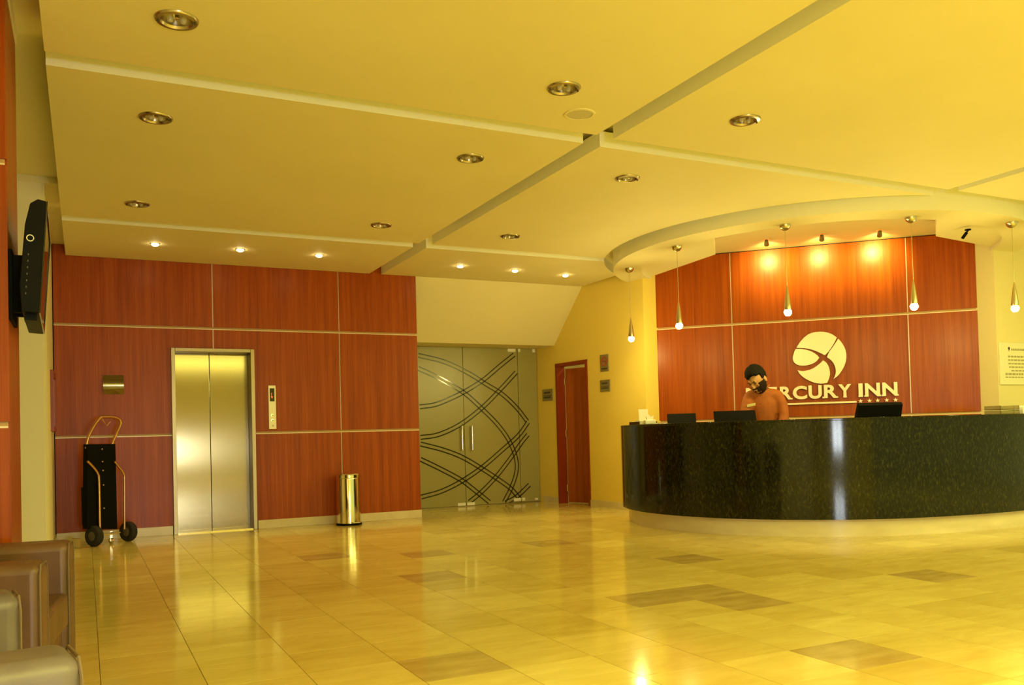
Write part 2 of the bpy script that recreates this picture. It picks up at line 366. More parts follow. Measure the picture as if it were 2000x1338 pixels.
ybox(t, s0, s0+.045, 0, 2.06, -.125, .015); ybox(t, s1-.045, s1, 0, 2.06, -.125, .015); ybox(t, s0, s1, 2.015, 2.06, -.125, .015)
door = t.build('door_1', wood_frame, bevel=.003); struct(door)
hx, hy, _ = fy(s0+.05, 0, -.128)
Md = Matrix.Translation((hx, hy, 0)) @ rot2(math.atan2(ab.y, ab.x)+math.radians(14))
t = MB(); t.box(.004, .70, 0, .038, .012, 1.985, M=Md); leaf = t.build('door_leaf', wood_door, door, bevel=.002)
for z in (.22, 1.03, 1.80):
    t = MB(); t.box(-.018, .022, -.014, -.002, z-.05, z+.05, M=Md); t.lathe([(.008, z-.05), (.008, z+.05)], 8, M=Md @ Matrix.Translation((0, -.012, 0))); t.build('hinge', chrome, door)
t = MB(); t.box(7.75, 7.9, 9.9, 13, 0, 3.3); struct(t.build('wall_service_room', paint))

l = bpy.data.lights.new('service_room_lamp', 'POINT'); l.energy = 30; l.color = (1, .9, .4); l.shadow_soft_size = .1
lo = bpy.data.objects.new('service_room_lamp', l); COL.objects.link(lo); lo.location = (7.1, 10.9, 2.6)
# glazed double door recess
t = MB(); t.prism([(10.5, 3.1), (11.23, 2.335), (11.75, 2.335), (11.75, 3.26), (10.5, 3.26)], 3.845, 6.36, lambda a, b, c: (c, a, b)); struct(t.build('wall_bulkhead', paint))
t = MB(); t.box(-1, 8, 13.0, 13.2, 0, 3.3); struct(t.build('wall_corridor', mat('corridor_paint', (.45, .42, .22), .8)))
gd = thing('glass_entrance', (5.0, 11.7, 0), 'frosted glass double door with crossing clear curved stripes in the back recess', 'door')
GX = [3.85, 4.985, 5.885, 6.215]
for k, nm in enumerate(('door_leaf', 'door_leaf', 'side_pane')):
    t = MB(); t.box(GX[k]+.004, GX[k+1]-.004, 11.70, 11.71, .012, 2.33); t.build(nm, frost, gd)
t = MB(); t.box(3.85, 6.215, 11.695, 11.715, 0, .008); t.build('threshold', dsteel, gd)
for x in (4.93, 5.09):
    t = MB(); t.tube([(x, 11.65, .82), (x, 11.65, 1.18)], .013, 10); t.tube([(x, 11.65, .86), (x, 11.70, .86)], .009, 8); t.tube([(x, 11.65, 1.14), (x, 11.70, 1.14)], .009, 8); t.build('pull_handle', chrome, gd, smooth=True)
for x0, x1, z0, z1 in ((4.85, 4.975, .012, .055), (4.995, 5.12, .012, .055), (5.76, 5.88, .03, .075), (5.90, 5.95, .03, .075), (6.12, 6.17, .03, .06), (5.72, 5.85, 2.28, 2.33), (5.895, 5.935, 2.28, 2.33), (6.14, 6.185, 2.28, 2.33)):
    t = MB(); t.box(x0, x1, 11.688, 11.722, z0, z1); t.build('patch_fitting', white, gd, bevel=.003)

def hit(px, py, plane, val):
    d = W_+R_*((px-1000)/1691.9)-U_*((py-812.9)/1691.9); t = (val-(1.02 if plane == 2 else 0))/d[plane]
    return Vector((0, 0, 1.02))+d*t
def zz(x, y): return (800+x/3.5205, 640+y/3.5205)
STR = [[(60, 190), (240, 235), (400, 310), (520, 385), (640, 460), (740, 555), (810, 645)],
 [(60, 280), (200, 345), (370, 445), (490, 550), (600, 660), (680, 770), (730, 890), (735, 990), (700, 1100), (650, 1200)],
 [(70, 545), (190, 525), (350, 455), (500, 365), (620, 265), (720, 185)],
 [(75, 755), (200, 735), (350, 665), (500, 550), (620, 430), (735, 305)],
 [(75, 800), (230, 840), (360, 890), (490, 965), (620, 1050), (700, 1110), (760, 1180)],
 [(75, 905), (200, 965), (350, 1045), (450, 1120), (550, 1200)],
 [(80, 1165), (220, 1125), (360, 1055), (500, 960), (640, 840), (750, 740), (815, 650)],
 [(410, 1200), (500, 1125), (600, 1020), (700, 890), (770, 790), (815, 735)],
 [(660, 1205), (740, 1160), (825, 1080)]]
for pl in STR:
    P = [hit(*zz(*p), 1, 11.695) for p in pl]; P = smooth_path(P, 6)
    for off in (-.027, .027):
        t = MB(); n_ = len(P); i0 = 0
        for k, p in enumerate(P):
            a = P[max(0, k-1)]; b2 = P[min(n_-1, k+1)]; tg = (b2-a).normalized(); nr = Vector((-tg.z, 0, tg.x))
            for s in (-.0085, .0085): q = p+nr*(off+s); t.v.append((q.x, 11.697, max(.013, min(2.328, q.z))))
        for k in range(n_-1): t.f.append((2*k, 2*k+2, 2*k+3, 2*k+1)); t.mi.append(0)
        t.build('clear_stripe', clearstripe, gd)

# ------------------------------------------------------------------ reception wall at 45 degrees
W1 = Vector((6.431, 9.444, 0)); DD = Vector((.71854, -.69548, 0)); NN = Vector((-.69548, -.71854, 0))
def fw(a, b, c): p = W1+DD*a+NN*c; return (p.x, p.y, b)
t = MB(); t.prism(rect(.002, 4.06, 0, 3.3), -.15, -.031, fw); wr = struct(t.build('wall_reception', blackm))
fw2 = lambda a, b, c: fw(a, b, c-.03)
SA = [0, 1.28, 3.318, 4.065]
ROWS = [(.10, 1.13), (1.16, 2.335), (2.365, 3.255)]
for a in range(3):
    for b0, b1 in ROWS:
        panel(rect(SA[a]+g_, SA[a+1]-g_, b0, b1), wr, fw2)
for b0, b1 in ((1.13, 1.16), (2.335, 2.365)): strips(wr, fw2, 0, 4.065, b0, b1)
for a in (1.28, 3.318):
    for b0, b1 in ROWS: panel(rect(a-g_-.002, a+g_+.002, b0, b1), wr, fw2, trimmetal, 'metal_strip', .02)
t = MB(); t.box(9.352, 14, 6.40, 7.1, 0, 3.3); struct(t.build('wall_right', paint))

# ------------------------------------------------------------------ lobby front wall behind the camera, glazed entrance letting in daylight
daylight = mat('daylight_pane', (.8, .9, 1), .3, emit=(.86, .94, 1.0), es=42)
t = MB(); t.box(-1.7, .7, -5.2, -5.0, 0, 3.3); t.box(1.9, 5.2, -5.2, -5.0, 0, 3.3); t.box(.7, 1.9, -5.2, -5.0, 1.25, 3.3); t.box(.7, 1.9, -5.2, -5.0, 0, .45); struct(t.build('wall_front', paint))
t = MB(); t.box(.73, 1.87, -5.13, -5.10, .48, 1.22); w1_ = MB()
win = struct(t.build('window_1', daylight))
for x in (.7, 1.28, 1.86):
    w1_.box(x, x+.04, -5.14, -5.05, .45, 1.25)
w1_.box(.7, 1.9, -5.14, -5.05, 1.21, 1.25); w1_.box(.7, 1.9, -5.14, -5.05, .45, .49); w1_.build('window_frame', dsteel, win)

exec_parts = True
# ------------------------------------------------------------------ elevator
el = thing('elevator', (1.34, 10.5, 0), 'stainless steel elevator with two closed brushed door leaves', 'elevator')
t = MB(); t.box(.883, .925, 10.47, 10.74, 0, 2.115); t.box(1.757, 1.80, 10.47, 10.74, 0, 2.115); t.box(.926, 1.756, 10.47, 10.74, 2.075, 2.115); t.build('door_frame', dsteel, el, bevel=.003)
t = MB(); t.box(.925, 1.318, 10.70, 10.725, .01, 2.075); t.build('door_leaf', steel, el, bevel=.003)
t = MB(); t.box(1.322, 1.757, 10.70, 10.725, .01, 2.075); t.build('door_leaf', steel, el, bevel=.003)
t = MB(); t.box(.925, 1.757, 10.50, 10.73, 0, .012); t.build('sill', chrome, el)
cp = thing('elevator_call_panel', (2.0, 10.5, 1.43), 'narrow steel call panel with display and buttons right of the elevator', 'control panel')
t = MB(); t.box(1.955, 2.043, 10.488, 10.502, 1.17, 1.69); t.build('plate', mat('call_plate', (.62, .56, .40), .35, .6), cp, bevel=.003)
t = MB(); t.box(1.972, 2.026, 10.484, 10.489, 1.50, 1.655); t.build('display', screen_m, cp)
t = MB(); t.box(1.990, 1.996, 10.482, 10.485, 1.55, 1.60); t.prism([(1.983, 1.558), (1.996, 1.535), (2.009, 1.558)], 10.482, 10.4845, lambda a, b, c: (a, c, b)); t.build('arrow_digit', redglow, cp)
for z, s in ((1.335, 1), (1.275, -1)):
    t = MB(); t.lathe([(0, 0), (.017, 0), (.017, .008), (0, .01)], 16, (1.999, 10.489, z), M=Matrix.Rotation(PI/2, 4, 'X')); bt = t.build('button', chrome, cp, smooth=True)
    t = MB(); t.prism([(1.990, z-.006*s), (2.008, z-.006*s), (1.999, z+.008*s)], 10.476, 10.479, lambda a, b, c: (a, c, b)); t.build('arrow', ink, bt)
t = MB(); t.lathe([(0, 0), (.012, 0), (.012, .004), (0, .004)], 14, (2.002, 10.489, 1.21), M=Matrix.Rotation(PI/2, 4, 'X')); t.build('key_switch', dsteel, cp)
wp = thing('wall_plate', (.287, 10.5, 1.69), 'square brushed metal plate on the wood wall above the hand truck', 'wall plate')
t = MB()
for k in range(10):
    z0 = 1.59+.021*k; z1 = z0+.021; y0 = 10.50-.03*math.sin(PI*k/10)-.004; y1 = 10.50-.03*math.sin(PI*(k+1)/10)-.004
    t.quad((.183, y0, z0), (.391, y0, z0), (.391, y1, z1), (.183, y1, z1))
for x in (.183, .391): t.quad(*[(x, 10.50-.03*math.sin(PI*k/10)-.004, 1.59+.021*k) for k in range(11)]+[(x, 10.505, 1.80), (x, 10.505, 1.59)])
t.build('curved_plate', steel, wp, smooth=True, angle=30)

# notice frame seen edge on at the left wall
nf = thing('notice_frame', (-.3, 9.9, 1.47), 'dark wooden notice frame seen edge on, left end wall', 'frame')
t = MB(); t.box(-.30, -.27, 9.55, 9.60, 1.18, 1.78); t.box(-.30, -.27, 10.20, 10.25, 1.18, 1.78); t.box(-.30, -.27, 9.6, 10.2, 1.73, 1.78); t.box(-.30, -.27, 9.6, 10.2, 1.18, 1.23); t.build('frame', wood_frame, nf)
t = MB(); t.box(-.30, -.285, 9.6, 10.2, 1.23, 1.73); t.build('board', paper, nf)

# ------------------------------------------------------------------ pedal bin
bn = thing('pedal_bin', (2.83, 10.24, 0), 'chrome pedal bin standing against the wood wall', 'bin')
t = MB(); t.lathe([(.142, .02), (.142, .55), (.14, .56)], 40, (2.83, 10.24, 0)); t.build('body', chrome, bn, smooth=True)
t = MB(); t.lathe([(.143, .56), (.147, .565), (.147, .60), (.14, .612), (0, .618)], 40, (2.83, 10.24, 0)); t.build('lid', chrome, bn, smooth=True, angle=30)
t = MB(); t.lathe([(0, 0), (.153, 0), (.153, .02), (.145, .025)], 40, (2.83, 10.24, 0)); t.build('base', black, bn, smooth=True, angle=30)
t = MB(); t.prism([(-.055, .13), (.055, .13), (.045, .20), (-.045, .20)], .03, .045, lambda a, b, c: (2.87+a, 10.24-b, c)); t.build('pedal', chrome, bn, bevel=.005)

# ------------------------------------------------------------------ hand truck
HA = Vector((.07, 9.9, 0)); HB = Vector((.40, 10.17, 0)); hu = (HB-HA).normalized(); hv = Vector((hu.y, -hu.x, 0))  # hv towards camera/right
hc = (HA+HB)/2
ht = thing('hand_truck', tuple(hc), 'black folding hand truck with bronze tube handles beside the elevator', 'hand truck')
def hp(px, py, off=0):
    d = W_+R_*((px-1000)/1691.9)-U_*((py-812.9)/1691.9); o0 = hc+hv*off; tt = (o0.dot(hv))/(Vector((d.x, d.y, 0)).dot(hv))
    return Vector((0, 0, 1.02))+d*tt
def q(x, y): return (90+x/3.186, 660+y/3.186)
t = MB(); t.tube(smooth_path([hp(*q(x, y)) for x, y in ((250, 690), (262, 620), (300, 545), (335, 500), (360, 492), (435, 495), (465, 525), (445, 580), (415, 650), (412, 690))], 5), .014, 10); t.build('top_handle', bronze, ht, smooth=True)
t = MB(); t.tube([hp(*q(345, 498)), hp(*q(375, 548)), hp(*q(400, 520))], .006, 6); t.build('hook', bronze, ht)
t = MB()
for o_ in (0,):
    P = [hp(*q(x, y)) for x, y in ((245, 662), (418, 660), (430, 1190), (240, 1190))]
    nrm = hv*.035; t.v += [tuple(p-nrm) for p in P]+[tuple(p+nrm) for p in P]
    t.f += [(0, 1, 2, 3), (7, 6, 5, 4), (0, 4, 5, 1), (1, 5, 6, 2), (2, 6, 7, 3), (3, 7, 4, 0)]; t.mi += [0]*6
t.build('back_panel', blackm, ht, bevel=.006)
t = MB(); P = [hp(*q(x, y), -.04) for x, y in ((226, 930), (262, 920), (275, 1160), (232, 1165))]; nrm = hv*.02
t.v += [tuple(p-nrm) for p in P]+[tuple(p+nrm) for p in P]; t.f += [(0, 1, 2, 3), (7, 6, 5, 4), (0, 4, 5, 1), (1, 5, 6, 2), (2, 6, 7, 3), (3, 7, 4, 0)]; t.mi += [0]*6
t.build('folded_platform', black, ht)
for k, y in enumerate((692, 770, 825, 915, 1060)):
    p = hp(*q(348+k*3, y), .036); t = MB(); t.lathe([(0, 0), (.009, 0), (.006, .006), (0, .007)], 8, p, M=Matrix.Rotation(PI/2, 4, 'X')); t.build('bolt', bronze, ht)
for pts in (((258, 768), (290, 800), (322, 845), (330, 900), (335, 1190)), ((425, 768), (455, 805), (484, 850), (487, 900), (488, 1190))):
    t = MB(); t.tube(smooth_path([hp(*q(x, y), .06) for x, y in pts], 5), .0125, 10); t.build('side_rail', bronze, ht, smooth=True)
Mw = Matrix.Rotation(math.atan2(hu.y, hu.x), 4, 'Z') @ Matrix.Rotation(PI/2, 4, 'Y')
for p0 in (hp(*q(300, 1225), .05), hp(*q(512, 1195), .05)):
    p0.z = .107
    t = MB(); t.lathe([(.02, -.03), (.06, -.034), (.075, -.038), (.098, -.032), (.106, -.015), (.106, .015), (.098, .032), (.075, .038), (.06, .034), (.02, .03)], 32, p0, M=Mw); w_ = t.build('wheel', rubber, ht, smooth=True)
    t = MB(); t.lathe([(0, -.042), (.022, -.042), (.05, -.032), (.06, -.03), (.06, .03), (.05, .032), (.022, .042), (0, .042)], 20, p0, M=Mw); t.build('hub', mat('hub_grey', (.10, .085, .05), .5), w_, smooth=True)
a_ = hp(*q(300, 1225), .05); b_ = hp(*q(512, 1195), .05); a_.z = b_.z = .107
t = MB(); t.tube([a_, b_], .009, 8); t.build('axle', chrome, ht)
c0 = hp(*q(405, 1235), 0); c0.z = 0
t = MB(); t.box(-.012, .012, -.012, .012, .03, .13, M=Matrix.Translation(c0)); t.lathe([(.02, -.012), (.03, -.012), (.03, .012), (.02, .012)], 12, c0+Vector((0, 0, .03)), M=Mw); t.build('caster', chrome, ht)
t = MB(); Mt = Matrix.Translation((hc-hu*.30+hv*.02).to_tuple()) @ rot2(math.atan2(hu.y, hu.x)); t.box(-.12, .16, -.02, .10, .0, .010, M=Mt); t.box(-.12, -.10, -.02, .10, .0, .10, M=Mt); t.build('toe_plate', chrome, ht)

# ------------------------------------------------------------------ wall mounted television
tv = thing('television', (-.2, 4.9, 1.9), 'black flat television on a wall bracket on the left pillar', 'television')
Pn = Vector((-.205, 4.50, 1.63)); 
Mv = Matrix.Translation((-.212, 4.5, 1.64)) @ Matrix.Rotation(math.radians(1.0), 4, 'Z') @ Matrix.Rotation(math.radians(4), 4, 'Y')
t = MB(); t.prism([(.03, 0), (.03, .52), (-.005, .525), (-.035, .50), (-.05, .40), (-.055, .12), (-.04, .0)], 0, .84, lambda a, b, c: Mv @ Vector((a, c, b))); t.build('housing', black, tv, bevel=.004)
t = MB(); t.box(.0295, .032, .03, .81, .04, .49, M=Mv); t.build('screen', screen_m, tv)
t = MB()
for y0, y1, z0, z1 in ((0, .84, 0, .035), (0, .84, .495, .52), (0, .03, .035, .495), (.81, .84, .035, .495)): t.box(.03, .036, y0, y1, z0, z1, M=Mv)
t.build('bezel', mat('gloss_black', (.012, .011, .01), .08), tv)
t = MB(); t.box(-.03, .02, .06, .16, -.03, 0, M=Mv); t.build('speaker_foot', black, tv)
t = MB(); t.box(-.310, -.295, 4.62, 4.95, 1.62, 1.95); t.box(-.295, -.255, 4.66, 4.70, 1.66, 1.93); t.box(-.295, -.255, 4.80, 4.84, 1.66, 1.93); t.tube([(-.30, 4.72, 1.80), (-.25, 4.68, 1.84)], .018, 8); br = t.build('wall_bracket', blackm, tv)
t = MB(); t.lathe([(.012, 0), (.013, .001), (.016, .001), (.016, 0), (.012, 0)], 16, M=Mv @ Matrix.Translation((-.025, -.0005, .34)) @ Matrix.Rotation(PI/2, 4, 'X')); t.build('badge_ring', white, tv)
t = MB()
for k in range(7): t.box(-.030, -.026, -.0012, -.0002, .08+.03*k, .088+.03*k, M=Mv)
t.build('side_marks', mat('side_mark', (.12, .115, .1), .5), tv, kind='stuff')

# ------------------------------------------------------------------ leather armchairs, bottom left
def rbox(name, x0, x1, y0, y1, z0, z1, M, mt, parent, r=.05, seg=5):
    t = MB(); t.box(x0, x1, y0, y1, z0, z1, M=M); o = t.build(name, mt, parent, smooth=True, bevel=r, bseg=seg, angle=80); return o
def armchair(loc, rz, mt, armmt, label, w=1.0, d=.85, hz=.62):
    # local: front edge at x=0 facing +x, near arm at y=0.., far arm at y=w
    a = thing('armchair', loc, label, 'armchair', 'leather armchairs along the left side'); M = Matrix.Translation(loc) @ rot2(rz)
    for k, (y0, y1) in enumerate(((0, .17), (w-.17, w))):
        rbox('arm', -d, 0, y0, y1, .06, hz, M, armmt[k], a, .035)
        P = [(0-.012, y0+.006, .08), (-.012, y0+.006, hz-.04), (-.012, y0+.03, hz-.008), (-.012, y1-.03, hz-.008), (-.012, y1-.006, hz-.04), (-.012, y1-.006, .08)]
        t = MB(); t.tube([M @ Vector((x+.008, y, z)) for x, y, z in P], .0035, 6); t.build('piping', seam_m, a, smooth=True)
    rbox('backrest', -d-.02, -d+.2, .02, w-.02, .06, .78, M, mt, a, .06)
    rbox('seat_base', -d+.1, -.03, .16, w-.16, .06, .27, M, mt, a, .02)
    rbox('seat_cushion', -d+.17, -.005, .172, w-.172, .27, .41, M, mt, a, .02)
    for x in (-d+.06, -.06):
        for y in (.06, w-.06):
            t = MB(); t.lathe([(0, 0), (.018, 0), (.024, .062), (0, .062)], 12, M @ Vector((x, y, 0))); t.build('leg', dsteel, a)
    return a
armchair((-.145, 3.42, 0), math.radians(-6.4), leather, (leather, leather), 'brown leather armchair in front of the wood clad pillar', w=.86)
armchair((-.007, 1.75, 0), math.radians(10), greyleather, (greyleather, greyleather), 'taupe leather armchair in the bottom left corner', hz=.645)

# ------------------------------------------------------------------ reception counter
KC = Vector((7.546, 7.707, 0))
def kr(R, th):
    d = max(0, (212-th)/45.0); e_ = max(0, (th-262)/50.0); return R-.15*d**1.5+.45*e_**1.5
def kp(R, th, z): a = math.radians(th); r_ = kr(R, th); return (KC.x+r_*math.cos(a), KC.y+r_*math.sin(a), z)
ct = thing('reception_counter', (6.2, 6.1, 0), 'curved reception counter in polished dark green granite on a cream plinth', 'counter')
TH = [156+k*2 for k in range(0, 83)]
def band(R0, R1, z0, z1, name, mt, th=TH, bev=0, smooth=True):
    t = MB(); i = 0
    for a in th:
        t.v += [kp(R0, a, z0), kp(R1, a, z0), kp(R1, a, z1), kp(R0, a, z1)]
    n_ = len(th)
    for k in range(n_-1):
        for s in range(4):
            s2 = (s+1) % 4; t.f.append((4*k+s, 4*k+s2, 4*k+4+s2, 4*k+4+s)); t.mi.append(0)
    t.f += [(0, 1, 2, 3), tuple(4*(n_-1)+s for s in (3, 2, 1, 0))]; t.mi += [0, 0]
    return t.build(name, mt, ct, smooth=smooth, angle=30, bevel=bev)
band(2.26, 2.30, .165, 1.08, 'granite_front', granite)
band(1.93, 2.302, 1.08, 1.10, 'counter_top', granite, bev=.004)
band(2.10, 2.229, 0, .165, 'plinth', plinth_m)
band(2.22, 2.26, .1655, 1.08, 'inner_panel', desk_m)
band(1.25, 2.22, .72, .75, 'work_surface', desk_m, [170+4*k for k in range(30)])
# right-hand small things
def ray_at(px, py, R, th=None):
    d = W_+R_*((px-1000)/1691.9)-U_*((py-812.9)/1691.9); return d

# ------------------------------------------------------------------ monitors behind the counter
def monitor(x, y, zt, w, h, yaw, tilt, label, dark=blackm):
    m_ = thing('monitor', (x, y, .75), label, 'monitor', 'monitors on the reception desk'); M = Matrix.Translation((x, y, zt)) @ rot2(yaw) @ Matrix.Rotation(tilt, 4, 'X')
    # local: -y faces the lobby (the back of the screen), +y faces the clerk; top edge at z=0
    t = MB(); t.prism([(-.035, -h+.03), (-.045, -h*.5), (-.02, -.012), (0, 0), (.02, 0), (.02, -h), (-.015, -h)], -w/2, w/2, lambda a, b, c: M @ Vector((c, a, b))); t.build('housing', dark, m_, bevel=.005)
    t = MB(); t.box(-w/2+.015, w/2-.015, .020, .023, -h+.02, -.015, M=M); t.build('screen', screen_m, m_)
    t = MB(); t.tube([M @ Vector((0, -.03, -h*.6)), Vector((x, y, .80)), Vector((x, y, .765))], .022, 10); t.build('neck', dark, m_)
    t = MB(); t.lathe([(0, .75), (.11, .75), (.105, .762), (.03, .77), (0, .77)], 24, (x, y, 0)); t.build('base', dark, m_, smooth=True, angle=30)
    return m_
monitor(5.70, 7.48, 1.205, .30, .30, math.radians(-36), math.radians(-30), 'small black monitor at the left end of the reception desk')
monitor(5.92, 6.90, 1.212, .41, .34, math.radians(-33), math.radians(-28), 'black monitor in front of the clerk')
monitor(7.02, 6.04, 1.242, .46, .36, math.radians(-20), math.radians(25), 'wide black monitor below the five stars of the sign')

# things on the counter
o = thing('paper_tray', (5.50, 8.06, 1.10), 'shallow dark tray with white papers at the left end of the counter', 'tray')
M = Matrix.Translation((5.64, 8.10, 1.10)) @ rot2(math.radians(-60))
t = MB(); t.box(-.13, .13, -.09, .09, 0, .012, M=M)
for a in ((-.13, -.12, -.09, .09), (.12, .13, -.09, .09), (-.13, .13, -.09, -.08), (-.13, .13, .08, .09)): t.box(*a, .012, .035, M=M)
t.build('tray', mat('tray_brown', (.07, .025, .01), .4), o)
t = MB(); t.prism([(-.11, 0), (.10, .012), (.11, .045), (-.02, .045), (-.11, .012)], -.07, .07, lambda a, b, c: M @ Vector((a, c, b+.013))); t.build('papers', paper, o)
o = thing('card_holder', (5.55, 7.80, 1.10), 'white card holder with a square card standing on the counter', 'card holder')
M = Matrix.Translation((5.48, 7.86, 1.10)) @ rot2(math.radians(-30))
t = MB(); t.box(-.05, .05, 0, .006, .04, .17, M=M @ Matrix.Rotation(-.12, 4, 'X')); t.build('card', paper, o)
t = MB(); t.box(-.045, .045, -.03, .04, 0, .045, M=M); t.build('base', white, o, bevel=.006)
o = thing('tissue_box', (5.52, 7.66, 1.10), 'small white crumpled dispenser box beside the card holder', 'box')
M = Matrix.Translation((5.46, 7.72, 1.10)) @ rot2(math.radians(-20))
t = MB(); t.box(-.06, .06, -.04, .04, 0, .05, M=M); t.build('carton', paper, o, bevel=.01)
t = MB(); t.prism([(-.03, 0), (.03, 0), (.045, .04), (.01, .03), (-.01, .055), (-.04, .03)], -.015, .015, lambda a, b, c: M @ Vector((a, c, b+.05))); t.build('tissue', white, o)
o = thing('note_pads', (5.40, 7.42, 1.10), 'low row of pale slips between dispenser box and small monitor', 'slips')
for k in range(2):
    M = Matrix.Translation((5.44+.01*k, 7.54-.08*k, 1.10)) @ rot2(math.radians(-40)); t = MB(); t.box(-.04, .04, -.03, .03, 0, .012+.004*(k % 2), M=M); t.build('pad', mat('pale_pink_paper', (.75, .5, .36), .7) if k == 1 else paper, o)
o = thing('letter_tray', (8.16, 5.56, 1.10), 'brown stacking letter tray on the counter below the white poster', 'letter tray')
M = Matrix.Translation((8.16, 5.56, 1.10)) @ rot2(math.radians(-4))
brn = mat('tray_taupe', (.30, .24, .10), .5)
for z0 in (0, .045):
    t = MB(); t.box(-.13, .13, -.09, .09, z0, z0+.006, M=M); t.box(-.13, -.12, -.09, .09, z0, z0+.04, M=M); t.box(.12, .13, -.09, .09, z0, z0+.04, M=M); t.box(-.13, .13, -.09, -.082, z0, z0+.035, M=M); t.box(.055, .07, -.094, -.09, z0, z0+.04, M=M); t.build('tray', brn, o)
o = thing('leaflet_box', (8.42, 5.52, 1.10), 'white leaflet box beside the brown letter tray', 'box')
M = Matrix.Translation((8.42, 5.52, 1.10)) @ rot2(math.radians(4))
t = MB(); t.box(-.075, .075, -.05, .05, 0, .075, M=M); t.build('box', paper, o, bevel=.004)
t = MB(); t.box(-.06, .06, -.035, .035, .075, .082, M=M); t.build('leaflets', white, o)

# ------------------------------------------------------------------ sign on the reception wall
sg = thing('hotel_sign', fw(2.3, 1.7, .02), 'pale metal MERCURY INN sign with round split globe emblem and five stars', 'sign')
def zs(x, y): return (1500+x/6.6667, 640+y/6.6667)
KW = NN.dot(W1)
def hw(px, py, off=.02):
    d = W_+R_*((px-1000)/1691.9)-U_*((py-812.9)/1691.9); dn = NN.dot(d); tt = (KW+off)/dn; return Vector((0, 0, 1.02))+d*tt
def wa(px, py):
    p = hw(px, py); return ((p-W1).dot(DD), p.z)
TOP = [(370, 262), (400, 215), (425, 180), (470, 130), (515, 95), (560, 73), (620, 58), (680, 54), (735, 58), (790, 70), (840, 92), (895, 130), (875, 175), (850, 220), (822, 265), (790, 310), (762, 340), (737, 362), (700, 340), (660, 322), (620, 303), (580, 290), (530, 277), (480, 268)]
RIGHT = [(912, 145), (945, 178), (970, 215), (994, 255), (1010, 300), (1019, 345), (1020, 390), (1014, 435), (1000, 480), (983, 520), (960, 560), (932, 602), (900, 635), (850, 672), (870, 630), (880, 595), (882, 560), (877, 525), (865, 490), (850, 460), (830, 435), (800, 407), (767, 385), (782, 345), (800, 310), (830, 270), (860, 225), (887, 185)]
LEFT = [(360, 280), (345, 310), (335, 340), (325, 375), (322, 400), (326, 425), (337, 448), (355, 467), (375, 480), (405, 491), (440, 496), (480, 496), (520, 490), (560, 478), (600, 460), (635, 435), (667, 393), (645, 365), (610, 338), (575, 317), (540, 302), (495, 289), (450, 281), (400, 277)]
BOT = [(385, 553), (400, 583), (420, 610), (455, 642), (500, 672), (550, 697), (600, 716), (640, 725), (680, 730), (725, 728), (770, 720), (788, 680), (800, 640), (806, 610), (805, 580), (800, 545), (790, 510), (776, 482), (760, 460), (738, 440), (715, 428), (690, 455), (660, 480), (625, 507), (590, 530), (545, 549), (500, 560), (470, 566), (440, 567), (410, 562)]
for P in (TOP, RIGHT, LEFT, BOT):
    t = MB(); t.prism([wa(*zs(*p)) for p in P], .015, .04, fw); t.build('emblem_piece', letter_m, sg)
# letters
glyphs = {}
def glyph(ch):
    if ch in glyphs: return glyphs[ch]
    c = bpy.data.curves.new('g', 'FONT'); c.body = ch; c.size = 1; c.offset = .035; c.extrude = .5; c.resolution_u = 4
    o = bpy.data.objects.new('g', c); COL.objects.link(o); dg = bpy.context.evaluated_depsgraph_get(); dg.update()
    me = bpy.data.meshes.new_from_object(o.evaluated_get(dg)); bpy.data.objects.remove(o)
    vs_ = [v.co.copy() for v in me.vertices]; fs = [tuple(p.vertices) for p in me.polygons]
    x0 = min(v.x for v in vs_); x1 = max(v.x for v in vs_); y0 = min(v.y for v in vs_); y1 = max(v.y for v in vs_)
    glyphs[ch] = ([((v.x-x0)/(x1-x0), (v.y-y0)/(y1-y0), v.z+.5) for v in vs_], fs); return glyphs[ch]
LET = [('M', 1.425, 1.615), ('E', 1.655, 1.80)]
for ch, x0, x1 in (('R', 155, 312), ('C', 322, 508), ('U', 527, 700), ('R', 728, 905), ('Y', 915, 1085), ('I', 1178, 1232), ('N', 1262, 1457), ('N', 1488, 1685)):
    LET.append((ch, wa(*zs(x0, 840))[0], wa(*zs(x1, 840))[0]))
def letter(ch, a0, a1, z0, z1, serif=True):
    V, F = glyph(ch); t = MB()
    for x, y, z in V: t.v.append(fw(a0+(a1-a0)*x, z0+(z1-z0)*y, .015+.03*z))
    t.f = F; t.mi = [0]*len(F)
    return t.build('letter', letter_m, sg)
for k, (ch, a0, a1) in enumerate(LET):
    z0, z1 = 1.373, 1.535
    if ch in 'CU': z0 -= .004
    letter(ch, a0, a1, z0, z1)
    if ch in 'RYINM':   # small flat serifs
        xs = {'R': (.0, .9), 'Y': (.5,), 'I': (.5,), 'N': (.06, .94), 'M': (.06, .94)}[ch]
        for f_ in xs:
            t = MB(); c = a0+(a1-a0)*f_; w_ = .02 if ch != 'I' else .026; t.prism(rect(c-w_, c+w_, z0-.001, z0+.018), .015, .044, fw)
            t.build('serif', letter_m, sg)
t = MB(); t.prism(rect(1.425, wa(*zs(1152, 950))[0], 1.306, 1.327), .015, .035, fw); t.build('underline', letter_m, sg)
for x, y in ((1205, 955), (1320, 948), (1427, 946), (1545, 943), (1660, 942)):
    a, _ = wa(*zs(x, y)); zc = 1.323; P = []
    for k in range(10):
        r_ = .027 if k % 2 == 0 else .011; an = PI/2+k*PI/5; P.append((a+r_*math.cos(an), zc+r_*math.sin(an)))
    t = MB(); t.prism(P, .015, .035, fw); t.build('star', letter_m, sg)

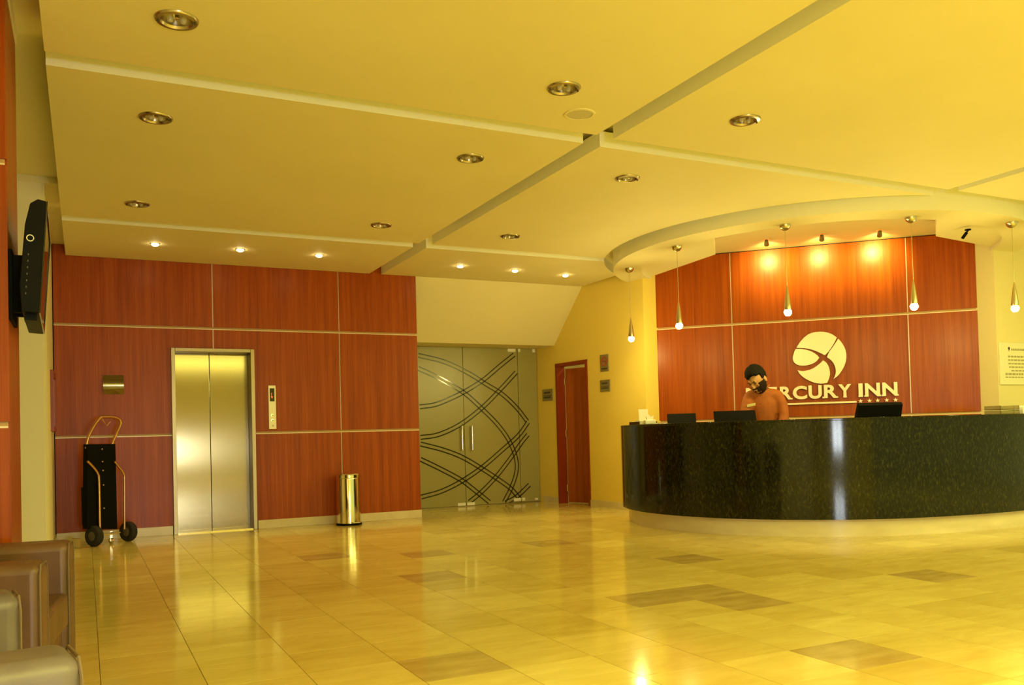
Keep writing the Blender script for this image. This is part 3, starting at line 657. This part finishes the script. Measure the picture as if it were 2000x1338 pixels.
# ------------------------------------------------------------------ plaques on the side wall
def plaque(y0, y1, z0, z1, label, art):
    a0, a1 = (11.65-y0)/2.206*LEN, (11.65-y1)/2.206*LEN
    o = thing('wall_plaque', fy((a0+a1)/2, (z0+z1)/2, .005), label, 'sign')
    t = MB(); ybox(t, a0, a1, z0, z1, .002, .012); t.build('plate', plaque_m, o, bevel=.002)
    t = MB(); w_ = a1-a0; h_ = z1-z0
    if art == 'text':
        for r0, r1, l0, l1 in ((.62, .78, .18, .82), (.42, .46, .1, .9), (.22, .36, .14, .86)):
            if r1-r0 < .1: ybox(t, a0+w_*l0, a0+w_*l1, z0+h_*r0, z0+h_*r1, .012, .014)
            else:
                k = l0
                while k < l1-.05: ybox(t, a0+w_*k, a0+w_*(k+.07), z0+h_*r0, z0+h_*r1, .012, .014); k += .1
        t.build('lettering', ink, o, kind='stuff')
    else:
        c = Vector(fy((a0+a1)/2, z0+h_*.6, .014)); M = Matrix(((ab.x, 0, nb.x), (ab.y, 0, nb.y), (0, 1, 0))).to_4x4()
        t.lathe([(w_*.27, 0), (w_*.35, 0), (w_*.35, .002), (w_*.27, .002), (w_*.27, 0)], 24, c, M=M)
        Ms = Matrix.Translation(c) @ M @ Matrix.Rotation(-PI/4, 4, 'Z'); t.box(-w_*.29, w_*.29, -w_*.035, w_*.035, 0, .002, M=Ms)
        t.build('prohibition_ring', redink, o)
        t = MB(); Mc = Matrix.Translation(c) @ M; t.box(-w_*.2, w_*.2, -w_*.03, w_*.03, 0, .0015, M=Mc); t.build('pictogram', ink, o); t = MB(); ybox(t, a0+w_*.15, a1-w_*.15, z0+h_*.12, z0+h_*.2, .012, .014); t.build('caption_bar', ink, o)
    return o
plaque(11.56, 11.28, 1.525, 1.70, 'small steel plaque between glass door and service door', 'text')
plaque(10.115, 9.93, 1.86, 2.09, 'steel no smoking plaque with red ring right of the service door', 'ring')
plaque(10.13, 9.91, 1.585, 1.745, 'small lettered steel plaque below the no smoking plaque', 'text')
# poster on the right wall
po = thing('rate_poster', (9.7, 6.39, 1.69), 'pale printed notice board on the bright right wall', 'poster')
t = MB(); t.box(9.372, 9.98, 6.378, 6.398, 1.452, 1.935); t.build('board', mat('poster_white', (.86, .84, .66), .5), po, bevel=.004)
t = MB(); rnd = random.Random(3)
for z, x0, x1, hh in ((1.765, 9.51, 9.9, .02), (1.725, 9.51, 9.84, .018), (1.685, 9.51, 9.9, .016), (1.645, 9.52, 9.88, .016), (1.605, 9.56, 9.88, .014), (1.562, 9.45, 9.88, .022), (1.53, 9.45, 9.9, .014)):
    x = x0
    while x < x1: w_ = rnd.uniform(.03, .06); t.box(x, min(x+w_, x1), 6.3765, 6.378, z, z+hh); x += w_+.012
t.build('text_lines', greyink, po, kind='stuff')
t = MB()
t.lathe([(0, 0), (.018, 0), (.018, .001), (0, .001)], 16, (9.53, 6.3778, 1.868), M=Matrix.Rotation(PI/2, 4, 'X')); t.prism([(9.523, 1.835), (9.537, 1.835), (9.53, 1.855)], 6.3765, 6.378, lambda a, b, c: (a, c, b)); t.build('small_emblem', ink, po)
t = MB(); x = 9.57
while x < 9.95: t.box(x, x+.022, 6.3765, 6.378, 1.845, 1.868); x += .03
t.build('heading', greyink, po, kind='stuff')

# ------------------------------------------------------------------ ceiling fixtures
def spot(loc, rot, power, size, blend, col=(1, .74, .3), r=.03):
    l = bpy.data.lights.new('spot', 'SPOT'); l.energy = power; l.spot_size = size; l.spot_blend = blend; l.color = col; l.shadow_soft_size = r
    o = bpy.data.objects.new('lamp_light', l); COL.objects.link(o); o.location = loc; o.rotation_euler = rot; return o
def big_downlight(x, y, label):
    o = thing('downlight', (x, y, 3.1), label, 'ceiling light', 'large unlit twin bulb downlights')
    t = MB(); t.lathe([(.072, .0), (.078, -.012), (.098, -.010), (.104, -.001), (.104, 0), (.072, .0)], 36, (x, y, 3.1)); t.build('trim_ring', lampmetal, o, smooth=True, angle=50)
    t = MB(); t.lathe([(.074, -.002), (.068, .03), (.05, .06), (.02, .072), (0, .073)], 32, (x, y, 3.1)); t.build('reflector', lampmetal, o, smooth=True)
    for s in (-1, 1):
        t = MB(); t.lathe([(0, -.028), (.012, -.022), (.017, -.008), (.015, .01), (.012, .03), (0, .03)], 16, (x+s*.03, y, 3.108)); t.build('bulb', glassclear, o, smooth=True)
    t = MB(); t.lathe([(0, -.006), (.011, -.004), (.011, .03), (0, .03)], 12, (x, y-.02, 3.1)); t.build('centre_post', chrome, o, smooth=True)
    for s in (-1, 1):
        t = MB(); t.lathe([(0, -.020), (.006, -.018), (.006, -.008), (0, -.008)], 10, (x+s*.083, y-s*.02, 3.1)); t.build('screw', ink, o)
    return o
rown = {4.47: 'nearest row', 5.88: 'middle row', 8.06: 'far row'}; coln = {.43: 'leftmost of the', 2.61: 'middle one of the', 4.01: 'rightmost of the'}
for x, y in BIG: big_downlight(x, y, 'unlit round metal twin bulb downlight, %s %s on the ceiling' % (coln[x], rown[y]))
nm = ['leftmost', 'second from left', 'third from left', 'fourth from left', 'fifth from left', 'rightmost']
for k, (x, y) in enumerate(SMALL):
    o = thing('spotlight', (x, y, 3.1), 'small lit ceiling spotlight, %s of the six along the back edge' % nm[k], 'ceiling light', 'small lit spotlights along the back edge of the ceiling')
    t = MB(); t.lathe([(.030, 0), (.032, -.006), (.046, -.005), (.048, 0), (.030, 0)], 24, (x, y, 3.1)); t.build('trim_ring', nickel, o, smooth=True)
    t = MB(); t.lathe([(.038, -.005), (.034, -.016), (.02, -.024), (0, -.028)], 20, (x, y, 3.1)); t.build('lamp', dlmat, o, smooth=True)
    l = spot((x, y, 3.06), (math.radians(-22), 0, 0), 70, math.radians(80), .8, (1, .78, .22)); l.parent = o; l.matrix_parent_inverse = parent_matrix(o).inverted()
o = thing('ceiling_speaker', (2.915, 4.80, 3.1), 'round pale ceiling speaker near the crossing of the ceiling gaps', 'speaker')
t = MB(); t.lathe([(.085, 0), (.087, -.008), (.10, -.006), (.102, 0), (.085, 0)], 36, (2.915, 4.80, 3.1)); t.build('rim', paint, o, smooth=True)
t = MB(); t.lathe([(.087, -.004), (.05, -.006), (0, -.006)], 36, (2.915, 4.80, 3.1)); t.build('grille', speaker_m, o, smooth=True)

pn = ['leftmost of the row', 'second from left', 'middle one in front of the emblem wall', 'fourth, right of the sign', 'rightmost, before the bright right wall']
for k, (x, y) in enumerate(((5.901, 8.671), (5.70, 7.468), (6.123, 6.315), (7.07, 5.652), (8.237, 5.433))):
    o = thing('pendant_lamp', (x, y, 2.995), 'slim metal pendant lamp with lit bulb, %s' % pn[k], 'pendant lamp', 'slim pendant lamps hanging above the counter')
    zc = 2.995
    t = MB(); t.lathe([(.055, 0), (.054, -.015), (.045, -.035), (.028, -.05), (.008, -.058), (0, -.060)], 28, (x, y, zc)); t.build('ceiling_cup', nickel, o, smooth=True)
    t = MB(); t.tube([(x, y, zc-.058), (x, y, 2.39)], .003, 6); t.build('cord', nickel, o)
    t = MB(); t.lathe([(.004, 2.40), (.012, 2.36), (.022, 2.29), (.030, 2.22), (.034, 2.18), (.033, 2.165), (.026, 2.165)], 24, (x, y, 0)); t.build('shade', nickel, o, smooth=True)
    t = MB(); t.lathe([(0, 2.105), (.022, 2.11), (.036, 2.132), (.036, 2.150), (.025, 2.168), (0, 2.168)], 20, (x, y, 0)); t.build('bulb', bulbmat, o, smooth=True)
    l = bpy.data.lights.new('bulb', 'POINT'); l.energy = 20; l.color = (1, .84, .26); l.shadow_soft_size = .03
    lo = bpy.data.objects.new('bulb_light', l); COL.objects.link(lo); lo.location = (x, y, 2.07); lo.parent = o; lo.matrix_parent_inverse = parent_matrix(o).inverted()
sn = ['left', 'middle', 'right']
for k, (x, y) in enumerate(((7.28, 7.816), (7.719, 7.381), (8.213, 6.988))):
    o = thing('wall_washer', (x, y, ZC), 'small dark spotlight lighting the wood wall above the sign, %s of three' % sn[k], 'spotlight', 'three spotlights in the canopy recess')
    t = MB(); t.lathe([(0, 0), (.045, 0), (.045, -.006), (0, -.006)], 20, (x, y, ZC)); t.build('base', nickel, o)
    Ms = Matrix.Translation((x, y, ZC-.045)) @ rot2(math.atan2(-NN.y, -NN.x)) @ Matrix.Rotation(math.radians(-58), 4, 'Y')
    t = MB(); t.lathe([(0, .035), (.02, .035), (.027, .0), (.03, -.035), (.024, -.035)], 18, M=Ms); t.build('head', lampmetal, o, smooth=True, angle=40)
    t = MB(); t.lathe([(.024, -.033), (0, -.03)], 18, M=Ms); t.build('lamp', spotmat, o)
    px_ = Vector((x, y, 3.2)); tgt = Vector((x, y, 3.02))-NN*.58; dirv = (tgt-px_).normalized()
    l = spot(tuple(px_-NN*.035), dirv.to_track_quat('-Z', 'Y').to_euler(), 60, math.radians(95), 1.0, (1, .90, .25), .02); l.parent = o; l.matrix_parent_inverse = parent_matrix(o).inverted()
o = thing('security_camera', (8.1, 5.86, 2.995), 'small dark camera hanging under the canopy at its right end', 'camera')
t = MB(); t.lathe([(0, 0), (.03, 0), (.03, -.01), (0, -.01)], 16, (8.09, 5.80, 2.995)); t.build('mount', blackm, o)
t = MB(); t.tube([(8.085, 5.79, 2.985), (8.10, 5.84, 2.955)], .008, 8); t.tube([(8.095, 5.82, 2.965), (8.115, 5.88, 2.925)], .016, 10); t.build('body', blackm, o, smooth=True)

# ------------------------------------------------------------------ the clerk
PC = Vector((6.39, 6.98, 0)); PK = 9.13/1691.9
sr = Vector((R_.x, R_.y, 0)).normalized(); st = -Vector((W_.x, W_.y, 0)).normalized()
ray0 = (PC-Vector((0, 0, 0))).normalized(); st = -ray0; sr = Vector((-st.y, st.x, 0))
def pc(a, b, z): return PC+sr*a+st*b+Vector((0, 0, z))     # a: to the viewer's right, b: towards the viewer
person = thing('person', tuple(PC), 'man with dark hair and beard in a rust shirt looking down behind the counter', 'person')
def skinned(chains, name, mt, parent, vox=.008, extra=None, smooth_it=6, keep=False):
    parts = []
    for ch in chains:
        pts, edges = ch
        me = bpy.data.meshes.new('s'); me.from_pydata([tuple(p[0]) for p in pts], edges, []); o = bpy.data.objects.new('s', me); COL.objects.link(o)
        me.skin_vertices.new() if hasattr(me.skin_vertices, 'new') and not me.skin_vertices else None
        md = o.modifiers.new('skin', 'SKIN')
        sv = me.skin_vertices[0].data
        for k, p in enumerate(pts):
            r_ = p[1]; sv[k].radius = (r_, r_) if not isinstance(r_, tuple) else r_
            sv[k].use_root = (k == 0)
        s2 = o.modifiers.new('sub', 'SUBSURF'); s2.levels = 2; s2.render_levels = 2
        baked(o); parts.append(o)
    t = MB()
    for o in parts:
        i = len(t.v); t.v += [tuple(v.co) for v in o.data.vertices]; t.f += [tuple(i+k for k in p.vertices) for p in o.data.polygons]; t.mi += [0]*len(o.data.polygons); bpy.data.objects.remove(o)
    if extra: extra(t)
    me = bpy.data.meshes.new(name); me.from_pydata(t.v, [], t.f); me.materials.append(mt)
    o = bpy.data.objects.new(name, me); COL.objects.link(o)
    rm = o.modifiers.new('r', 'REMESH'); rm.mode = 'VOXEL'; rm.voxel_size = vox
    sm = o.modifiers.new('s', 'SMOOTH'); sm.iterations = smooth_it; sm.factor = .5
    baked(o)
    if not o.data.materials: o.data.materials.append(mt)
    for p in o.data.polygons: p.use_smooth = True
    o.parent = parent; o.matrix_parent_inverse = parent_matrix(parent).inverted(); return o
def chain(*p): return (list(p), [(k, k+1) for k in range(len(p)-1)])
# head frame: centre, looking down and to the viewer's left
HC = pc(-.050, .085, 1.525)
fa = math.radians(-34); fwd = (st*math.cos(fa)+sr*math.sin(fa)); tilt = math.radians(30)
hf = (fwd*math.cos(tilt)-Vector((0, 0, 1))*math.sin(tilt)).normalized(); hr = fwd.cross(Vector((0, 0, 1))).normalized(); hr = -hr  # toward person's left = viewer's right
roll = math.radians(7)
hup = hf.cross(hr).normalized()
if hup.z < 0: hup = -hup
hr = (hr*math.cos(roll)+hup*math.sin(roll)).normalized(); hup = hf.cross(hr).normalized()
if hup.z < 0: hup = -hup
def hd(f, s, u): return HC+hf*f+hr*s+hup*u
def ell(t, c, rf, rs, ru, n=20, m=12, shape=None):
    i = len(t.v)
    for a in range(m+1):
        ph = PI*a/m
        for k in range(n):
            th = 2*PI*k/n; f, s, u = rf*math.sin(ph)*math.cos(th), rs*math.sin(ph)*math.sin(th), ru*math.cos(ph)
            if shape: f, s, u = shape(f, s, u)
            t.v.append(tuple(hd(c[0]+f, c[1]+s, c[2]+u)))
    for a in range(m):
        for k in range(n): t.f.append((i+a*n+k, i+a*n+(k+1) % n, i+(a+1)*n+(k+1) % n, i+(a+1)*n+k)); t.mi.append(0)
HS = 1.06
def head_shape(f, s, u):
    k = min(1, max(0, -u/.13)); s *= 1-.22*k; f = f*(1-.10*k)+(.012*k if f > 0 else 0); return f, s, u
def head(t):
    ell(t, (0, 0, .02), .100*HS, .078*HS, .125*HS, 28, 18, head_shape)
    ell(t, (.035, 0, -.075), .06*HS, .05*HS, .05*HS)          # jaw
    ell(t, (.112, 0, -.012), .020, .013, .030)                 # nose
    ell(t, (.116, 0, -.028), .018, .019, .012)
    ell(t, (.103, 0, .030), .012, .055, .012)                  # brow ridge
    ell(t, (.100, 0, -.062), .014, .028, .012)                 # mouth
    for s in (-1, 1):
        ell(t, (-.01, s*.088, 0), .022, .012, .036)            # ears
        ell(t, (.078, s*.040, -.018), .018, .022, .018)           # cheek
arm_r = [(pc(.150, 0, 1.385), .062), (pc(.190, .03, 1.24), .050), (pc(.195, .07, 1.10), .044), (pc(.13, .27, .90), .036), (pc(.05, .38, .79), .026)]
arm_l = [(pc(-.150, .02, 1.385), .062), (pc(-.178, .07, 1.25), .050), (pc(-.190, .13, 1.11), .044), (pc(-.20, .34, .92), .036), (pc(-.17, .43, .79), .026)]
def hand(w0, dirh, sgn):
    cs = []; side = Vector((-dirh.y, dirh.x, 0))*sgn; w0 = Vector(w0)
    palm = [(w0, .026), (w0+dirh*.045+Vector((0, 0, -.008)), (.036)), (w0+dirh*.085+Vector((0, 0, -.014)), .030)]
    cs.append(chain(*palm))
    for k, (l, o_) in enumerate(((.068, -.028), (.078, -.0095), (.073, .0095), (.058, .028))):
        b0 = w0+dirh*.07+side*o_+Vector((0, 0, -.010)); cs.append(chain((b0, .011), (b0+dirh*(l*.5)+Vector((0, 0, .004)), .0095), (b0+dirh*(l*.85)+Vector((0, 0, -.006)), .0085), (b0+dirh*l+Vector((0, 0, -.012)), .0075)))
    b0 = w0+dirh*.02-side*.022; cs.append(chain((b0, .013), (b0+dirh*.03-side*.025+Vector((0, 0, -.006)), .011), (b0+dirh*.058-side*.034+Vector((0, 0, -.010)), .009)))
    return cs
dh = (fwd).normalized()
torso = [(pc(0, -.02, .98), (.135, .10)), (pc(0, -.01, 1.12), (.13, .095)), (pc(0, .0, 1.27), (.15, .10)), (pc(0, .005, 1.36), (.11, .080)), (pc(-.003, .01, 1.42), .065), (pc(-.005, .015, 1.455), .058), (pc(-.015, .035, 1.48), .054), (pc(-.030, .06, 1.52), .052)]
leg = lambda s: [(pc(s*.09, -.02, .98), .095), (pc(s*.10, 0, .75), .082), (pc(s*.10, .01, .50), .058), (pc(s*.10, 0, .30), .052), (pc(s*.10, -.01, .09), .038), (pc(s*.10, .10, .045), .035), (pc(s*.10, .16, .035), .03)]
sh = [(pc(0, .005, 1.33), .085), (pc(.07, .005, 1.375), .070), (pc(.135, 0, 1.365), .060)]+[(arm_r[0][0]+Vector((0,0,-.04)), .053)]+arm_r[1:]; sh2 = [(pc(0, .005, 1.33), .085), (pc(-.07, .01, 1.375), .070), (pc(-.135, .015, 1.365), .060)]+[(arm_l[0][0]+Vector((0,0,-.04)), .053)]+arm_l[1:]
body = skinned([chain(*torso), chain(*sh), chain(*sh2), chain(*leg(1)), chain(*leg(-1))]+hand(arm_r[-1][0], dh, 1)+hand(arm_l[-1][0], dh, -1), 'body', skin, person, .007, head, 3)
gr = lambda ch, d: [(p, (r+d if not isinstance(r, tuple) else (r[0]+d, r[1]+d))) for p, r in ch]
def cut_last(ch, n=1): return ch[:-n]
arr = gr(arm_r, .014); arl = gr(arm_l, .014)
tors = gr(torso[:4], .02)+[(pc(-.003, .012, 1.42), .078), (pc(-.008, .018, 1.455), .070)]
shirt = skinned([chain(*tors), chain(*gr(sh, .015)), chain(*gr(sh2, .015))], 'shirt', shirt_m, person, .010, None, 12)
def flare(t): pass
skinned([chain(*gr(leg(1)[:5], .016)), chain(*gr(leg(-1)[:5], .016)), chain((pc(-.06, -.02, .97), .11), (pc(.06, -.02, .97), .11))], 'trousers', trouser_m, person, .012, None, 4)
for s in (-1, 1):
    t = MB(); ii = 0; p0 = pc(s*.10, .05, .045); t.prism([(-.05, -.1), (.05, -.1), (.055, .06), (.035, .15), (-.035, .15), (-.055, .06)], 0, .085, lambda a, b, c: pc(s*.10+a, .05+b, c)); t.build('shoe', black, person, bevel=.02, bseg=3, smooth=True, angle=80)
# collar
t = MB(); 
for s in (-1, 1):
    cpts = [pc(-.01+s*.068*math.cos(a), .02+.07*math.sin(a), 1.455+.02*math.cos(a*1.0)-.025*max(0, math.sin(a))) for a in [(-PI/2)+k*PI/8 for k in range(9)]]
    t.tube(cpts, .012, 8)
t.build('collar', shirt_m, person, smooth=True)
t = MB()
def placket(u, w0): return pc(-.012+w0, .118+.01*0, u)
for z in (1.36, 1.28, 1.20):
    t = MB(); c = pc(-.03, .128, z); t.lathe([(0, 0), (.007, 0), (.005, .004), (0, .004)], 10, c, M=st.to_track_quat('Z', 'Y').to_matrix().to_4x4()); t.build('button', mat('button_brown', (.18, .06, .02), .4), person)
# name badge on the chest, viewer's left
Mb = Matrix.Translation(pc(-.115, .135, 1.275)) @ (fwd.to_track_quat('Z', 'Y').to_matrix().to_4x4())
bx = sr; bn_ = (st*math.cos(-.5)+sr*math.sin(-.5))
t = MB(); c = pc(-.125, .138, 1.27); ex = sr.copy()*.042+Vector((0, 0, .008)); ez = Vector((0, 0, .014)); nn_ = st*.004-sr*.001
t.v = [tuple(c+ex*a+ez*b_+nn_*k) for k in (0, 1) for a, b_ in ((-1, -1), (1, -1), (1, 1), (-1, 1))]; t.f = [(0, 1, 2, 3), (7, 6, 5, 4), (0, 4, 5, 1), (1, 5, 6, 2), (2, 6, 7, 3), (3, 7, 4, 0)]; t.mi = [0]*6; t.build('name_badge', mat('badge', (.62, .55, .22), .4), person)
# hair cap, with fringe swept to the side
def hair(name, mt, test, grow, vox=.006):
    t = MB(); n, m = 44, 28; idx = {}; rnd = random.Random(5)
    def P(a, k, g2):
        ph = PI*a/m; th = 2*PI*k/n; f, s, u = head_shape(.100*HS*math.sin(ph)*math.cos(th), .078*HS*math.sin(ph)*math.sin(th), .125*HS*math.cos(ph))
        v = Vector((f, s, u)); d = v.normalized(); v = v+d*g2; return v
    for a in range(m):
        for k in range(n):
            c = P(a+.5, k+.5, 0)
            if test(c):
                g0 = -.012; g1 = grow(c)+rnd.uniform(-.003, .004)
                i = len(t.v)
                for gg in (g0, g1):
                    for (aa, kk) in ((a, k), (a, k+1), (a+1, k+1), (a+1, k)): v = P(aa, kk, gg); t.v.append(tuple(hd(v.x, v.y, v.z+.02)))
                t.f += [(i, i+1, i+2, i+3), (i+7, i+6, i+5, i+4), (i, i+4, i+5, i+1), (i+1, i+5, i+6, i+2), (i+2, i+6, i+7, i+3), (i+3, i+7, i+4, i)]; t.mi += [0]*6
    me = bpy.data.meshes.new(name); me.from_pydata(t.v, [], t.f); me.materials.append(mt); o = bpy.data.objects.new(name, me); COL.objects.link(o)
    rm = o.modifiers.new('r', 'REMESH'); rm.mode = 'VOXEL'; rm.voxel_size = vox; sm = o.modifiers.new('s', 'SMOOTH'); sm.iterations = 3; sm.factor = .5; baked(o)
    if not o.data.materials: o.data.materials.append(mt)
    for p in o.data.polygons: p.use_smooth = True
    o.parent = person; o.matrix_parent_inverse = parent_matrix(person).inverted(); return o
def hair_test(c):
    f, sd, u = c.x, c.y, c.z
    if f > .03: return u > .062+.012*math.sin(sd*60)                      # hairline over the forehead
    if f > -.005: return u > .062-(.03-f)*1.4 or (abs(sd) > .05 and u > .0)   # temples
    return u > -.045 if f > -.05 else u > -.075
hair('hair', hair_m, hair_test, lambda c: .008+.022*max(0, c.z/.12)+(.010 if c.x > .03 else 0))
beard = hair('beard', mat('beard', (.022, .013, .007), .8, spec=.12), lambda c: (c.z < -.062 and c.x > -.01) or (c.z < -.02 and -.01 < c.x < .075 and abs(c.y) > .045) or (-.06 < c.z < .0 and -.01 < c.x < .02 and abs(c.y) > .05), lambda c: .005+.024*max(0, -c.z/.13))
for s in (-1, 1):
    t = MB(); ell(t, (.109, s*.032, .036), .006, .018, .0045, 12, 6); t.build('eyebrow', hair_m, person, smooth=True)
    t = MB(); ell(t, (.101, s*.031, .012), .010, .014, .006, 12, 8); t.build('eye', mat('eye_dark', (.05, .03, .02), .3), person, smooth=True)
t = MB(); ell(t, (.112, 0, -.064), .006, .022, .0055, 12, 6); t.build('lips', mat('lips', (.35, .10, .05), .5), person, smooth=True)
t = MB(); ell(t, (.108, 0, -.049), .007, .024, .005, 12, 6); t.build('moustache', MATS['beard'], person, smooth=True)
